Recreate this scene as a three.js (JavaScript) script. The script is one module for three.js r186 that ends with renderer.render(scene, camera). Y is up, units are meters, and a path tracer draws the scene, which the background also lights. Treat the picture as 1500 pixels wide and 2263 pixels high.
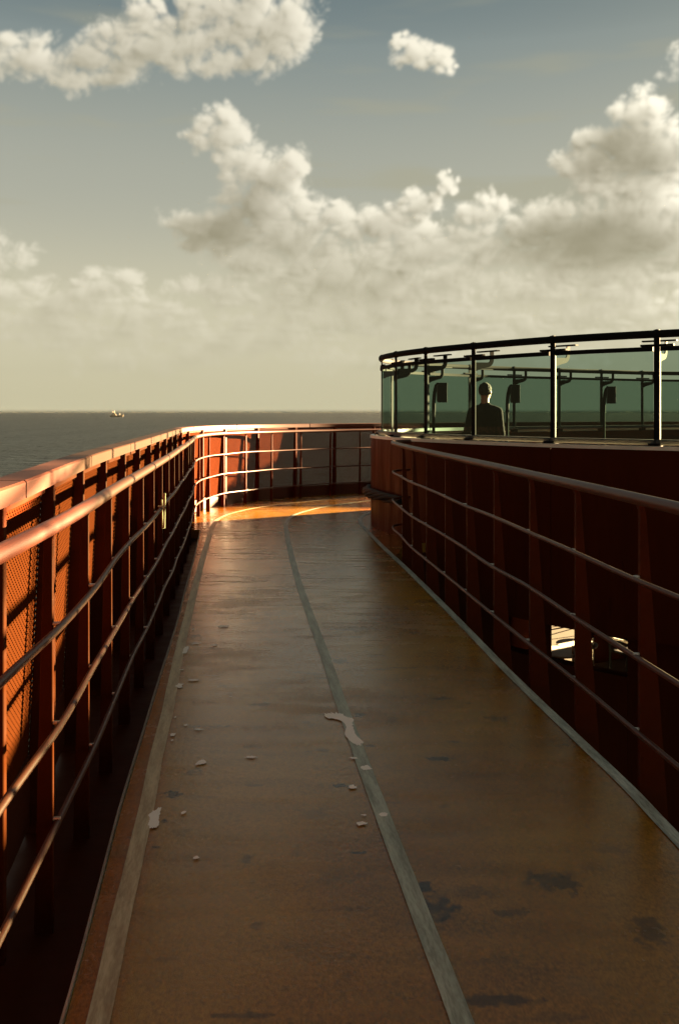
import * as THREE from 'three';
import { ImprovedNoise } from 'three/addons/math/ImprovedNoise.js';
import { MarchingCubes } from 'three/addons/objects/MarchingCubes.js';
import { RoundedBoxGeometry } from 'three/addons/geometries/RoundedBoxGeometry.js';
import { mergeGeometries, mergeVertices, toCreasedNormals } from 'three/addons/utils/BufferGeometryUtils.js';

// ------------------------------------------------------------------ camera, sky, sun, exposure
const scene = new THREE.Scene();
const camera = new THREE.PerspectiveCamera(59.0, 678 / 1024, 0.05, 20000);
camera.position.set(0, 1.5, 0);                       // eye height above the walkway, level, looking down -z
camera.lookAt(0, 1.5, -10);
camera.setViewOffset(1500, 2263, 0, 223.5, 1500, 2263);   // shifted lens: verticals stay upright

const renderer = new THREE.WebGLRenderer({ antialias: true });
renderer.setSize(678, 1024);
renderer.toneMapping = THREE.LinearToneMapping;
const EXPOSURE = 33;
renderer.toneMappingExposure = EXPOSURE;
renderer.shadowMap.enabled = true;

const RAD = Math.PI / 180;
const SUN_AZ = 57, SUN_EL = 7.4;                   // degrees right of the view, above the horizon
const sunDir = new THREE.Vector3(Math.sin(SUN_AZ * RAD) * Math.cos(SUN_EL * RAD), Math.sin(SUN_EL * RAD), -Math.cos(SUN_AZ * RAD) * Math.cos(SUN_EL * RAD));
const sun = new THREE.DirectionalLight(new THREE.Color(1.0, 0.70, 0.36), 5.0);
sun.name = 'sun';
sun.position.copy(sunDir).multiplyScalar(60).add(new THREE.Vector3(2, 0, -10));
sun.target.position.set(2, 0, -10);
sun.castShadow = true;
sun.shadow.mapSize.set(4096, 4096);
sun.shadow.radius = 1.5;
Object.assign(sun.shadow.camera, { left: -22, right: 22, top: 22, bottom: -22, near: 1, far: 140 });
scene.add(sun, sun.target);

let seed = 20241;
const rnd = () => ((seed = (seed * 1664525 + 1013904223) >>> 0) / 4294967296);
const rr = (a, b) => a + (b - a) * rnd();
const noise = new ImprovedNoise();
const N3 = (x, y, z) => noise.noise(x, y, z);
const fbm = (x, y, z, o = 4) => { let s = 0, a = 0.5, f = 1; for (let i = 0; i < o; i++) { s += a * N3(x * f, y * f, z * f + i * 7.3); a *= 0.5; f *= 2.03; } return s; };
const clamp = (v, a = 0, b = 1) => (v < a ? a : v > b ? b : v);
const sst = (a, b, v) => { const t = clamp((v - a) / (b - a)); return t * t * (3 - 2 * t); };
const lin = (c) => { c /= 255; return c <= 0.04045 ? c / 12.92 : Math.pow((c + 0.055) / 1.055, 2.4); };
const L3 = (r, g, b) => [lin(r), lin(g), lin(b)];
const mix3 = (a, b, t) => [a[0] + (b[0] - a[0]) * t, a[1] + (b[1] - a[1]) * t, a[2] + (b[2] - a[2]) * t];

// the sky: air and clouds all round, in azimuth (0 = straight ahead, + to the right) and elevation degrees
function makeSky() {
  const W = 4096, H = 2048, ppd = W / 360, rows = Math.round(75 * ppd);   // rows of cloud data upward from the horizon
  const E0 = new Float32Array(W * rows).fill(-9);
  const col = (az) => { let c = Math.round((az / 360 + 0.25) * W); c %= W; return c < 0 ? c + W : c; };
  const blob = (az, el, ra, re, amp = 1) => {
    const c0 = Math.round((az / 360 + 0.25) * W), r0 = Math.round(el * ppd), m = 1.7;
    const sa = ra / Math.max(0.25, Math.cos(el * RAD));
    const dc = Math.ceil(sa * ppd * m), dr = Math.ceil(re * ppd * m);
    for (let j = -dr; j <= dr; j++) {
      const r = r0 + j; if (r < 0 || r >= rows) continue;
      for (let i = -dc; i <= dc; i++) {
        const q = Math.hypot(i / (sa * ppd), j / (re * ppd) * (j < 0 ? 1.25 : 1)); if (q > m) continue;
        let c = (c0 + i) % W; if (c < 0) c += W;
        const k = r * W + c, e = (1 - q) * amp;
        const o = E0[k];
        if (o < -5) E0[k] = e; else { const h = clamp(0.5 + 0.5 * (e - o) / 0.25); E0[k] = o + (e - o) * h + 0.25 * h * (1 - h); }
      }
    }
  };
  // clouds in view: azimuth, elevation, half width, half height
  const list = [
    [-5.4, 23.0, 3.4, 2.5, 0.85], [-3.8, 21.8, 1.7, 1.3, 0.85], [-9.6, 21.6, 3.4, 1.6, 0.8], [-12.6, 21.4, 2.8, 1.6, 0.8], [-15.2, 20.4, 3.2, 1.4, 0.8], [-18.8, 20.0, 3.6, 1.6, 0.8], [-12.2, 23.2, 1.4, 1.1], [-7.6, 23.6, 2.4, 1.5],
    [5.0, 21.5, 1.7, 1.0], [6.7, 20.9, 0.9, 0.7], [4.0, 22.1, 0.7, 0.6],
    [-7.4, 16.6, 1.9, 1.7], [-6.0, 15.4, 2.1, 1.8], [-3.7, 14.3, 2.0, 1.9], [-4.5, 12.7, 3.1, 2.1], [-7.6, 11.2, 3.1, 1.5], [-3.1, 10.4, 3.4, 2.2], [-5.4, 9.4, 4.2, 1.8],
    [-0.3, 12.1, 2.2, 1.1], [2.9, 11.5, 3.2, 1.6], [5.1, 12.7, 1.4, 1.1], [6.8, 14.0, 0.8, 0.9], [9.1, 12.0, 1.7, 1.3], [6.0, 9.9, 5.0, 1.7], [0.3, 8.2, 5.4, 1.6],
    [-7.1, 7.5, 3.0, 1.2, 0.8], [-14.6, 7.5, 2.2, 1.1, 0.8], [-12.6, 5.8, 4.0, 1.3, 0.7], [-9.1, 4.7, 3.0, 1.0, 0.7], [-17.0, 4.6, 3.5, 1.0, 0.7], [-4.2, 4.5, 5.2, 1.0, 0.7], [7.1, 6.2, 1.8, 1.1, 0.9], [12.7, 5.2, 5.4, 1.0, 0.7],
    [18.1, 17.3, 1.5, 1.4], [17.5, 15.6, 2.8, 1.8], [15.1, 15.0, 1.7, 1.3], [19.3, 15.0, 2.3, 2.0], [18.0, 13.2, 3.4, 1.6], [14.9, 10.5, 4.5, 2.0], [19.0, 10.4, 4.2, 2.3], [16.7, 8.3, 5.2, 1.3], [12.1, 10.9, 1.9, 1.3], [18.0, 5.9, 3.0, 0.9, 0.8],
    [-8.6, 11.0, 2.8, 1.2, 1.1], [15.2, 10.1, 4.2, 1.6, 1.1],
    [2, 7.9, 9, 2.3, 0.75], [12, 7.6, 9, 2.6, 0.75], [17, 11.0, 5, 2.8, 0.8], [-3, 6.8, 7, 1.8, 0.7],
  ];
  for (const [az, el, ra, re, amp = 1] of list) {            // each heap of cloud is a core with smaller heads round it
    blob(az, el, ra * 0.82, re * 0.82, amp);
    for (let q = 0; q < 8; q++) { const a = rr(0, 6.283), k = rr(0.25, 0.5); blob(az + Math.cos(a) * ra * 0.72, el + Math.sin(a) * re * 0.72, ra * k, re * k * 1.15, amp * rr(0.7, 1)); }
  }
  for (let k = 0; k < 30; k++) blob(rr(-24, 24), rr(3, 7.2), rr(2, 4.5), rr(0.6, 1.3), rr(0.5, 0.8));
  // the same kind of clouds round the rest of the sky
  for (let k = 0; k < 30; k++) {
    const az = rr(26, 334), el = rr(4, 22), n = 6 + Math.floor(rr(0, 6)), s = rr(0.7, 1.5);
    for (let q = 0; q < n; q++) blob(az + rr(-6, 6) * s, el + rr(-1.5, 3) * s, rr(1.5, 4) * s, rr(1, 2) * s);
  }
  for (let k = 0; k < 26; k++) {
    const az = rr(0, 360), el = rr(28, 64), n = 5, s = rr(1, 2.2);
    if ((az < 24 || az > 336) && el < 33) continue;
    for (let q = 0; q < n; q++) blob(az + rr(-6, 6) * s, el + rr(-2, 2) * s, rr(2, 4) * s, rr(1, 2) * s);
  }
  for (let k = 0; k < 90; k++) blob(rr(22, 338), rr(2, 8), rr(3, 6), rr(0.7, 1.3), 0.75);
  // density: envelope broken up by billowing noise
  const D = new Float32Array(W * rows).fill(-1), Ds = new Float32Array(W * rows).fill(-1);
  for (let r = 0; r < rows; r++) {
    const el = r / ppd * RAD, ce = Math.cos(el), se = Math.sin(el);
    for (let c = 0; c < W; c++) {
      const k = r * W + c, e = E0[k];
      if (e < -0.75) continue;
      const az = ((c / W) - 0.25) * 2 * Math.PI, x = Math.sin(az) * ce, y = se, z = -Math.cos(az) * ce;
      const wx = N3(x * 22, y * 22, z * 22) * 0.010, wy = N3(x * 22 + 9, y * 22, z * 22 + 5) * 0.010;
      let b = 0, a = 0.5, f = 30, smooth = 0;
      for (let o = 0; o < 6; o++) {
        const n = N3((x + wx) * f + o * 1.7, (y + wy) * f + o * 0.9, z * f + o * 3.1);
        b += a * (o < 3 ? Math.abs(n) * 1.2 - 0.30 : n * 0.75); a *= 0.58; f *= 2.1;
        if (o === 1) smooth = b;
      }
      D[k] = e + 0.10 + b * 1.35; Ds[k] = e + 0.10 + smooth * 1.2;
    }
  }
  const at = (r, c, F = D) => { r = r < 0 ? 0 : r >= rows ? rows - 1 : r; c %= W; if (c < 0) c += W; return F[r * W + c]; };
  const data = new Float32Array(W * H * 4);
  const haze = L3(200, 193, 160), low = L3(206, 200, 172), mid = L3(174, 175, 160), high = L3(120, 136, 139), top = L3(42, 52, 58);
  const lit = L3(247, 240, 218), shade = L3(150, 143, 117);
  const hearts = [[-8.2, 11.0, 2.4, 1.0, 1.7], [-6.2, 12.6, 1.6, 1.2, 0.8], [14.6, 10.3, 4.2, 1.3, 1.9], [18.5, 9.3, 3.0, 0.9, 1.0], [16.9, 15.3, 2.4, 1.4, 1.4], [19.4, 14.2, 2.0, 0.9, 0.5], [-13.5, 20.4, 4.5, 0.8, 0.25], [1.5, 7.6, 4.0, 0.8, 0.3], [-2.5, 10.2, 2.0, 0.8, 0.3]];
  for (let k = 0; k < 24; k++) hearts.push([rr(26, 334), rr(8, 20), rr(2, 4), rr(0.8, 1.5), rr(0.3, 1.1)]);
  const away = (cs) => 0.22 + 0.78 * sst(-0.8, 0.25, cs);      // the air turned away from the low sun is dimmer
  for (let j = 0; j < H; j++) {
    const el = (j + 0.5 - H / 2) / ppd;
    for (let c = 0; c < W; c++) {
      const azd = (c / W - 0.25) * 360;
      const k4 = (j * W + c) * 4;
      let col3;
      const el2 = Math.max(0, el);
      col3 = mix3(haze, low, sst(0, 6, el2));
      col3 = mix3(col3, mid, sst(5, 14, el2));
      col3 = mix3(col3, high, sst(12, 26, el2));
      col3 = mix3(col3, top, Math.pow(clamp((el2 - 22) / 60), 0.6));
      // the air is paler towards the sun
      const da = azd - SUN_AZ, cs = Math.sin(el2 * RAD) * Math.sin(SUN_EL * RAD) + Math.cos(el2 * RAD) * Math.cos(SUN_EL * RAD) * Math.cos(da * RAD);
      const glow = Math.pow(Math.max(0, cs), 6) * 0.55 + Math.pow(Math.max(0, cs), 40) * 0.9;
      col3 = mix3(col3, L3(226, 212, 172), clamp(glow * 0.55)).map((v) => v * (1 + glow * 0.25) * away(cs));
      if (el > -0.5 && el < 74) {
        const r = Math.max(0, Math.round(el * ppd - 0.5));
        // thin streaks of high cloud
        const xa = azd * 0.06, ya = el * 0.45;
        const wisp = sst(0.02, 0.35, fbm(xa + 3, ya, Math.sin(azd * RAD) * 2, 4)) * sst(1, 5, el) * (1 - sst(16, 30, el)) * 0.5;
        col3 = mix3(col3, L3(172, 168, 142), wisp);
        const d = at(r, c);
        if (d > -0.05) {
          const alpha = sst(-0.12, 0.58, d);
          let acc = 0;
          for (let q = 1; q <= 12; q++) acc += Math.max(0, at(r + Math.round(q * 1.9), c + Math.round(q * 2.6), Ds)) * (q < 7 ? 1 : 0.7);
          const small = at(r + 2, c + 3) - d, wide = at(r + 6, c + 8, Ds) - at(r, c, Ds);
          let light = 0.10 + 0.92 * Math.exp(-acc * 0.115) - small * 0.36 * (1 - 0.72 * sst(0.45, 1.1, d)) - wide * 0.14 + 0.20 * (0.5 - clamp(d, 0, 0.5));
          let deep = 0;                                        // the thick hearts of the great heaps let little light through
          for (const [ha, he, wa, we, k] of hearts) { const q = ((azd - ha) / wa) ** 2 + ((el - he) / we) ** 2; if (q < 6) deep += k * Math.exp(-q) * (0.8 + 0.9 * fbm(azd * 0.5, el * 0.7, ha, 4)); }
          light = clamp(light, 0, 1.15) * Math.exp(-Math.max(0, deep));
          const warm = Math.pow(Math.max(0, cs), 5);
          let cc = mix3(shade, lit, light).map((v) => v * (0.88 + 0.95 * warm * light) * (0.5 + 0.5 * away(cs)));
          cc = mix3(cc, mix3(haze, low, 0.5), (1 - sst(2, 14, el)) * 0.62);       // low clouds lie far off in the haze
          col3 = mix3(col3, cc, alpha * (0.35 + 0.62 * sst(1, 7, el)));
        }
      }
      const g = (el < 0 ? 0.5 : 1) / EXPOSURE;
      data[k4] = col3[0] * g; data[k4 + 1] = col3[1] * g; data[k4 + 2] = col3[2] * g; data[k4 + 3] = 1;
    }
  }
  const t = new THREE.DataTexture(data, W, H, THREE.RGBAFormat, THREE.FloatType);
  t.mapping = THREE.EquirectangularReflectionMapping;
  t.magFilter = t.minFilter = THREE.LinearFilter;
  t.wrapS = THREE.RepeatWrapping;
  t.needsUpdate = true;
  return t;
}
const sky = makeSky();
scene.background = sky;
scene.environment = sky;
console.log('sky done');

// ------------------------------------------------------------------ helpers
const V = (x, y, d) => new THREE.Vector3(x, y, -d);        // d is the distance ahead of the camera
const used = {};
const numbered = (n) => { used[n] = (used[n] ?? -1) + 1; return used[n] ? `${n}_${String(used[n]).padStart(3, '0')}` : n; };
function mesh(name, geo, mat, parent = scene) {
  const m = new THREE.Mesh(geo, mat); m.name = parent === scene ? numbered(name) : name;
  m.castShadow = m.receiveShadow = true; parent.add(m); return m;
}
function thing(name, label, category, pos = [0, 0, 0], turn = 0, group) {
  const g = new THREE.Group(); g.name = numbered(name); g.position.set(...pos); g.rotation.y = turn;
  g.userData = { label, category }; if (group) g.userData.group = group; scene.add(g); return g;
}
const structure = (m) => { m.userData.kind = 'structure'; return m; };
function texture(w, h, fn, srgb = false) {
  const a = new Uint8Array(w * h * 4);
  for (let j = 0; j < h; j++) for (let i = 0; i < w; i++) {
    const v = fn(i, j, i / w, j / h), k = (j * w + i) * 4;
    if (typeof v === 'number') a[k] = a[k + 1] = a[k + 2] = clamp(v) * 255; else { a[k] = clamp(v[0]) * 255; a[k + 1] = clamp(v[1]) * 255; a[k + 2] = clamp(v[2]) * 255; }
    a[k + 3] = 255;
  }
  const t = new THREE.DataTexture(a, w, h, THREE.RGBAFormat);
  t.magFilter = THREE.LinearFilter; t.minFilter = THREE.LinearFilter; t.wrapS = t.wrapT = THREE.RepeatWrapping;
  if (srgb) t.colorSpace = THREE.SRGBColorSpace;
  t.needsUpdate = true; return t;
}
// tileable noise on a torus-like blend
const tile = (u, v, s, z, o = 4) => {
  const a = fbm(u * s, v * s, z, o), b = fbm((u - 1) * s, v * s, z, o), c = fbm(u * s, (v - 1) * s, z, o), d = fbm((u - 1) * s, (v - 1) * s, z, o);
  return (a * (1 - u) + b * u) * (1 - v) + (c * (1 - u) + d * u) * v;
};
// resample a plan curve (points [x, d]) to equal steps; returns {p(s), t(s), n(s), length}
function plan(points, closed = false) {
  const c = new THREE.CatmullRomCurve3(points.map(([x, d]) => new THREE.Vector3(x, 0, d)), closed, 'centripetal');
  c.arcLengthDivisions = 1200;
  const len = c.getLength();
  return {
    length: len,
    p: (s) => { const q = c.getPointAt(closed ? (((s / len) % 1) + 1) % 1 : clamp(s / len)); return [q.x, q.z]; },
    t: (s) => { const q = c.getTangentAt(closed ? (((s / len) % 1) + 1) % 1 : clamp(s / len)); const l = Math.hypot(q.x, q.z); return [q.x / l, q.z / l]; },
  };
}
// a point o metres to the right-hand side of a plan curve at length s
const off = (cv, s, o) => { const [x, d] = cv.p(s), [tx, td] = cv.t(s); return [x + td * o, d - tx * o]; };
const atDepth = (cv, d) => { for (let s = 0; s < cv.length; s += 0.02) if (cv.p(s)[1] >= d) return s; return cv.length; };
// a box-section swept along a list of plan points, given as a cross-section [[side, y], ...] (closed) in order
function sweep(cv, s0, s1, step, section, uvScale = 1) {
  const n = Math.max(1, Math.ceil((s1 - s0) / step)), pos = [], uv = [], idx = [];
  const m = section.length;
  for (let i = 0; i <= n; i++) {
    const s = s0 + (s1 - s0) * i / n;
    for (let k = 0; k < m; k++) {
      const [o, y] = section[k], [x, d] = off(cv, s, o);
      pos.push(x, y, -d); uv.push(s * uvScale, k / m);
    }
  }
  for (let i = 0; i < n; i++) for (let k = 0; k < m; k++) {
    const a = i * m + k, b = i * m + (k + 1) % m, c = a + m, e = b + m;
    idx.push(a, c, b, b, c, e);
  }
  for (let k = 1; k < m - 1; k++) { idx.push(0, k, k + 1); const z = n * m; idx.push(z, z + k + 1, z + k); }
  const g = new THREE.BufferGeometry();
  g.setAttribute('position', new THREE.Float32BufferAttribute(pos, 3));
  g.setAttribute('uv', new THREE.Float32BufferAttribute(uv, 2));
  g.setIndex(idx);
  return toCreasedNormals(g, 0.6);
}
const tube = (pts, r, seg = 10, div = 4) => new THREE.TubeGeometry(new THREE.CatmullRomCurve3(pts, false, 'centripetal'), Math.max(2, pts.length * div), r, seg, false);
const move = (g, x, y, z) => g.translate(x, y, z);
const box = (w, h, d, x = 0, y = 0, z = 0, r = 0) => (r ? new RoundedBoxGeometry(w, h, d, 2, r) : new THREE.BoxGeometry(w, h, d)).translate(x, y, z);
const merge = (a) => mergeGeometries(a.map((g) => { const q = g.index ? g.toNonIndexed() : g; for (const n of Object.keys(q.attributes)) if (!['position', 'normal', 'uv'].includes(n)) q.deleteAttribute(n); return q; }));

// ------------------------------------------------------------------ materials
const C = (r, g, b) => new THREE.Color().setRGB(r, g, b);
const wearTex = texture(512, 512, (i, j, u, v) => {
  const n = tile(u, v, 6, 1.5, 5), m = tile(u, v, 40, 8.5, 3), s = tile(u, v, 14, 4.2, 3);
  let k = 0.86 + n * 0.34 + m * 0.16;
  if (s > 0.26) k *= 0.78;
  return [k, k * (1 + m * 0.1), k];
}, false);
const roughTex = texture(256, 256, (i, j, u, v) => 0.6 + tile(u, v, 8, 3.3, 4) * 0.7 + tile(u, v, 40, 9.3, 2) * 0.25);
const P = (o) => new THREE.MeshPhysicalMaterial(o);
const ORANGE = C(0.064, 0.0118, 0.0020);            // the one paint on all the steelwork, dull, or glossier where hands keep it clean
const orangePaint = P({ color: ORANGE, map: wearTex, roughness: 0.75, roughnessMap: roughTex, specularIntensity: 0.1 });
const capPaint = P({ color: ORANGE, map: wearTex, roughness: 0.55, specularIntensity: 0.35 });
const railPaint = P({ color: ORANGE, map: wearTex, roughness: 0.5, specularIntensity: 0.5, clearcoat: 0.1, clearcoatRoughness: 0.28 });
const meshPaint = P({ color: ORANGE, roughness: 0.9, specularIntensity: 0.03 });
const charcoal = P({ color: C(0.008, 0.009, 0.009), map: wearTex, roughness: 0.85, specularIntensity: 0.25 });
const greyMetal = P({ color: C(0.045, 0.052, 0.048), map: wearTex, roughness: 0.6 });
const paleMetal = P({ color: C(0.80, 0.74, 0.62), roughness: 0.35, map: wearTex });
const glassMat = new THREE.MeshPhysicalMaterial({ color: C(0.33, 0.43, 0.39), transmission: 1, thickness: 0, roughness: 0.02, ior: 1.5, specularIntensity: 0.08 });
const steel = new THREE.MeshStandardMaterial({ color: C(0.55, 0.52, 0.46), roughness: 0.35, metalness: 0.8 });

// ------------------------------------------------------------------ plan curves, in metres (x to the right, d ahead)
const fenceCv = plan([[-0.62, -2.2], [-0.80, 0], [-1.02, 2.63], [-1.16, 3.63], [-1.33, 4.83], [-1.53, 6.67], [-1.72, 8.41], [-1.92, 10.18], [-2.10, 11.84], [-2.15, 13.0], [-1.95, 14.2], [-1.40, 15.15], [-0.55, 15.95], [0.65, 16.75], [2.2, 17.75], [4.2, 18.75], [6.5, 19.4], [9, 19.3]]);
const leftRailCv = plan([[-0.45, -2.2], [-0.63, 0], [-0.83, 2.2], [-0.89, 3.02], [-0.98, 3.85], [-1.05, 4.5], [-1.15, 5.5], [-1.30, 6.9], [-1.55, 9.1], [-1.78, 11.0], [-1.93, 12.2], [-1.95, 13.0], [-1.77, 14.1], [-1.20, 15.05], [-0.42, 15.75], [0.70, 16.5], [2.3, 17.5], [4.2, 18.5]]);
const floorLeft = [[-0.30, -2.2], [-0.47, 0], [-0.67, 2.21], [-0.74, 2.79], [-0.82, 3.42], [-0.90, 4.16], [-0.99, 4.98], [-1.14, 6.40], [-1.29, 7.65], [-1.45, 9.04], [-1.74, 11.4]];
const lineLeftCv = plan([[-0.22, -2.2], [-0.38, 0], [-0.59, 2.21], [-0.65, 2.73], [-0.73, 3.44], [-0.80, 3.99], [-0.85, 4.46], [-0.97, 5.43], [-1.22, 7.65], [-1.40, 9.32], [-1.55, 10.8], [-1.66, 12.0], [-1.66, 12.7], [-1.52, 13.4], [-1.22, 14.08], [-0.72, 14.75], [-0.08, 15.4], [0.62, 16.05], [2.3, 17.0]]);
const lineMidCv = plan([[0.72, -2.2], [0.52, 0], [0.30, 2.21], [0.20, 3.02], [0.10, 3.84], [0.02, 4.53], [-0.10, 5.64], [-0.20, 6.5], [-0.35, 7.85], [-0.50, 9.4], [-0.64, 11.03], [-0.70, 11.9], [-0.69, 12.7], [-0.57, 13.3], [-0.22, 14.15], [0.22, 14.75], [0.65, 15.25], [2.2, 16.4]]);
const lineRightCv = plan([[1.48, -2.2], [1.38, 0], [1.18, 3.15], [1.14, 3.65], [1.06, 4.34], [0.97, 5.15], [0.83, 6.64], [0.64, 8.52], [0.47, 10.03], [0.34, 11.36], [0.28, 12.1], [0.30, 12.7], [0.42, 13.2], [0.75, 13.9], [1.6, 15.0]]);
const rightRailPts = [[1.52, -2.2], [1.43, 0], [1.24, 3.0], [1.18, 3.62], [1.10, 4.4], [1.02, 5.2], [0.93, 6.0], [0.82, 7.1], [0.70, 8.2], [0.62, 9.3]];
const rightRailCv = plan([...rightRailPts, [0.585, 9.85], [0.62, 10.12], [0.80, 10.3]]);
const deckCv = plan([[0.56, 11.97], [0.70, 11.25], [1.0, 10.53], [1.45, 9.79], [2.1, 8.92], [2.89, 8.24], [3.85, 7.62], [5.0, 7.05], [6.5, 6.5], [8.2, 6.35], [10.0, 6.9], [11.4, 8.5], [12.0, 11.0], [11.6, 13.6], [10.4, 15.5], [8.5, 16.7], [6.33, 16.95], [4.91, 16.3], [3.89, 15.7], [2.71, 14.98], [1.79, 14.25], [1.1, 13.5], [0.66, 12.75]], true);  // unseen right side stretched so its wall keeps sun off the near floor
const OUT = 1;   // the outer side of deckCv is on its right-hand side

// ------------------------------------------------------------------ the sea
{
  const wave = texture(1024, 1024, (i, j, u, v) => 0.5 + 0.55 * tile(u * 1, v * 1, 9, 2.1, 6) + 0.12 * tile(u, v, 90, 6.1, 3));
  wave.repeat.set(1, 1);
  const g = new THREE.CircleGeometry(6200, 160); g.rotateX(-Math.PI / 2);
  const p = g.attributes.position, uv = g.attributes.uv;
  for (let i = 0; i < p.count; i++) uv.setXY(i, p.getX(i) / 55, p.getZ(i) / 38);
  const seaMat = new THREE.MeshPhysicalMaterial({ color: C(0.004, 0.0065, 0.0078), roughness: 0.42, bumpMap: wave, bumpScale: 4.0, ior: 1.33, specularIntensity: 0.3 });
  const m = structure(mesh('sea', g, seaMat)); m.position.y = -12;
  m.userData.label = 'dark grey sea with small ripples reaching the horizon';
}

// ------------------------------------------------------------------ the walkway
const FX0 = -2.7, FX1 = 1.7, FD0 = 1.4, FD1 = 17.4;
const xMid = (d) => 0.3 - (d - 2.2) * 0.1;
const stains = [[-0.65, 3.54, 0.035, 0.05, 1], [-0.61, 3.76, 0.05, 0.04, 0.5], [-0.39, 4.62, 0.07, 0.036, 0.55], [0.00, 5.42, 0.06, 0.068, 0.7], [0.10, 4.46, 0.038, 0.04, 0.8], [0.14, 4.05, 0.036, 0.02, 0.6], [0.01, 3.62, 0.043, 0.021, 0.9], [-0.08, 3.99, 0.056, 0.025, 0.5], [-0.64, 3.31, 0.026, 0.017, 0.9], [-0.95, 6.03, 0.042, 0.039, 0.8], [-0.25, 5.19, 0.036, 0.018, 0.5], [-0.20, 5.02, 0.035, 0.03, 0.4], [-0.63, 3.11, 0.025, 0.013, 0.7], [0.06, 3.07, 0.04, 0.01, 0.8], [-0.35, 3.62, 0.043, 0.012, 0.4], [0.10, 4.76, 0.029, 0.021, 0.5], [-0.16, 4.35, 0.03, 0.025, 0.4], [0.19, 3.46, 0.042, 0.011, 0.4], [-0.68, 4.30, 0.039, 0.022, 0.5], [0.26, 6.55, 0.059, 0.023, 0.5], [0.03, 6.20, 0.161, 0.036, 0.5], [0.07, 6.00, 0.096, 0.024, 0.5],
  [0.29, 2.73, 0.075, 0.08, 0.8], [0.20, 3.09, 0.054, 0.019, 0.5], [0.43, 3.90, 0.068, 0.025, 0.8], [-0.50, 6.70, 0.184, 0.105, 0.4], [0.09, 6.22, 0.187, 0.09, 0.4], [0.75, 4.41, 0.099, 0.045, 0.5], [0.54, 4.71, 0.071, 0.037, 0.5], [0.68, 2.88, 0.086, 0.083, 0.6], [0.89, 2.60, 0.059, 0.09, 0.5], [-0.24, 2.24, 0.09, 0.012, 0.5], [0.39, 2.30, 0.115, 0.026, 0.6], [-0.38, 4.04, 0.081, 0.027, 0.35], [0.51, 2.70, 0.061, 0.024, 0.5], [0.26, 2.85, 0.036, 0.041, 0.8], [-0.58, 4.30, 0.065, 0.031, 0.4], [0.75, 7.11, 0.249, 0.067, 0.4], [-0.59, 9.04, 0.181, 0.082, 0.4]];
for (let k = 0; k < 170; k++) { const d = rr(2, 13), m = xMid(d); stains.push([m + rr(-0.8, 0.8), d, rr(0.015, 0.11), rr(0.008, 0.05), rr(0.12, 0.55) * rr(0.4, 1)]); }
const lineX = (cv) => { const a = []; for (let s = 0; s < cv.length; s += 0.02) { const [x, d] = cv.p(s); if (d > 13) break; a.push([x, d]); } return (d) => { if (d > 12.9) d = 12.9; let lo = 0, hi = a.length - 1; while (hi - lo > 1) { const m = (lo + hi) >> 1; if (a[m][1] < d) lo = m; else hi = m; } return a[lo][0]; }; };
const xL = lineX(lineLeftCv), xR = lineX(lineRightCv);
const floorMarks = (() => {
  const w = 1024, h = 2048, S = new Float32Array(w * h);
  for (const [sx, sd, ra, rd, amt] of stains) {
    const i0 = (sx - FX0) / (FX1 - FX0) * w, j0 = (sd - FD0) / (FD1 - FD0) * h, ri = ra / (FX1 - FX0) * w, rj = Math.max(1.5, rd / (FD1 - FD0) * h), q0 = rr(0, 99);
    for (let j = Math.floor(j0 - rj * 1.8); j <= j0 + rj * 1.8; j++) for (let i = Math.floor(i0 - ri * 1.8); i <= i0 + ri * 1.8; i++) {
      if (i < 0 || j < 0 || i >= w || j >= h) continue;
      const q = Math.hypot((i - i0) / ri, (j - j0) / rj) + 1.5 * fbm(i * 0.13 + q0, j * 0.22, q0, 4);
      S[j * w + i] = Math.max(S[j * w + i], amt * (1 - sst(0.45, 1.0, q)));
    }
  }
  return { w, h, S };
})();
const floorMap = texture(floorMarks.w, floorMarks.h, (i, j, u, v) => {
  const x = FX0 + u * (FX1 - FX0), d = FD0 + v * (FD1 - FD0);
  const edge = 0.05 * fbm(x * 3, d * 1.3, 4, 3);
  const dl = x - xL(d) - 0.02 + edge, dr = xR(d) - x + edge;
  const worn = sst(-0.02, 0.06, Math.min(dl, dr)) * (d > 12.4 ? 1 - sst(12.4, 13.0, d + fbm(x * 2, d, 7, 2)) * 0.4 : 1);
  const big = fbm(x * 1.3, d * 0.9, 11, 4), streak = fbm(x * 1.6, d * 9, 5, 4), fine = fbm(x * 60, d * 60, 3, 2), grit = (rnd() - 0.5);
  let c = mix3([0.235, 0.078, 0.010], [0.255, 0.136, 0.018], worn * clamp(0.85 + big * 0.8));
  let k = 1 + big * 0.55 + streak * 0.5 + fine * 0.5 + grit * 0.5;
  if (streak > 0.16) k *= 1 - 1.1 * (streak - 0.16);
  c = c.map((q) => q * Math.max(0.25, k));
  const s = floorMarks.S[j * floorMarks.w + i];
  c = mix3(c, [0.022, 0.015, 0.010], Math.min(1, s * 1.35) * 0.9);
  const dust = sst(0.22, 0.42, fbm(x * 5 + 20, d * 4, 9, 4));
  c = mix3(c, [0.20, 0.12, 0.04], dust * 0.35);
  return c.map((q) => q <= 0.0031308 ? q * 12.92 : 1.055 * Math.pow(q, 1 / 2.4) - 0.055);
}, true);
const floorRough = texture(512, 1024, (i, j, u, v) => {
  const x = FX0 + u * (FX1 - FX0), d = FD0 + v * (FD1 - FD0);
  return clamp(0.21 + 0.26 * fbm(x * 1.1, d * 1.2, 21, 4) + 0.3 * fbm(x * 2.2, d * 9, 31, 3) + (rnd() - 0.5) * 0.12, 0.14, 0.9);
});
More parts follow.
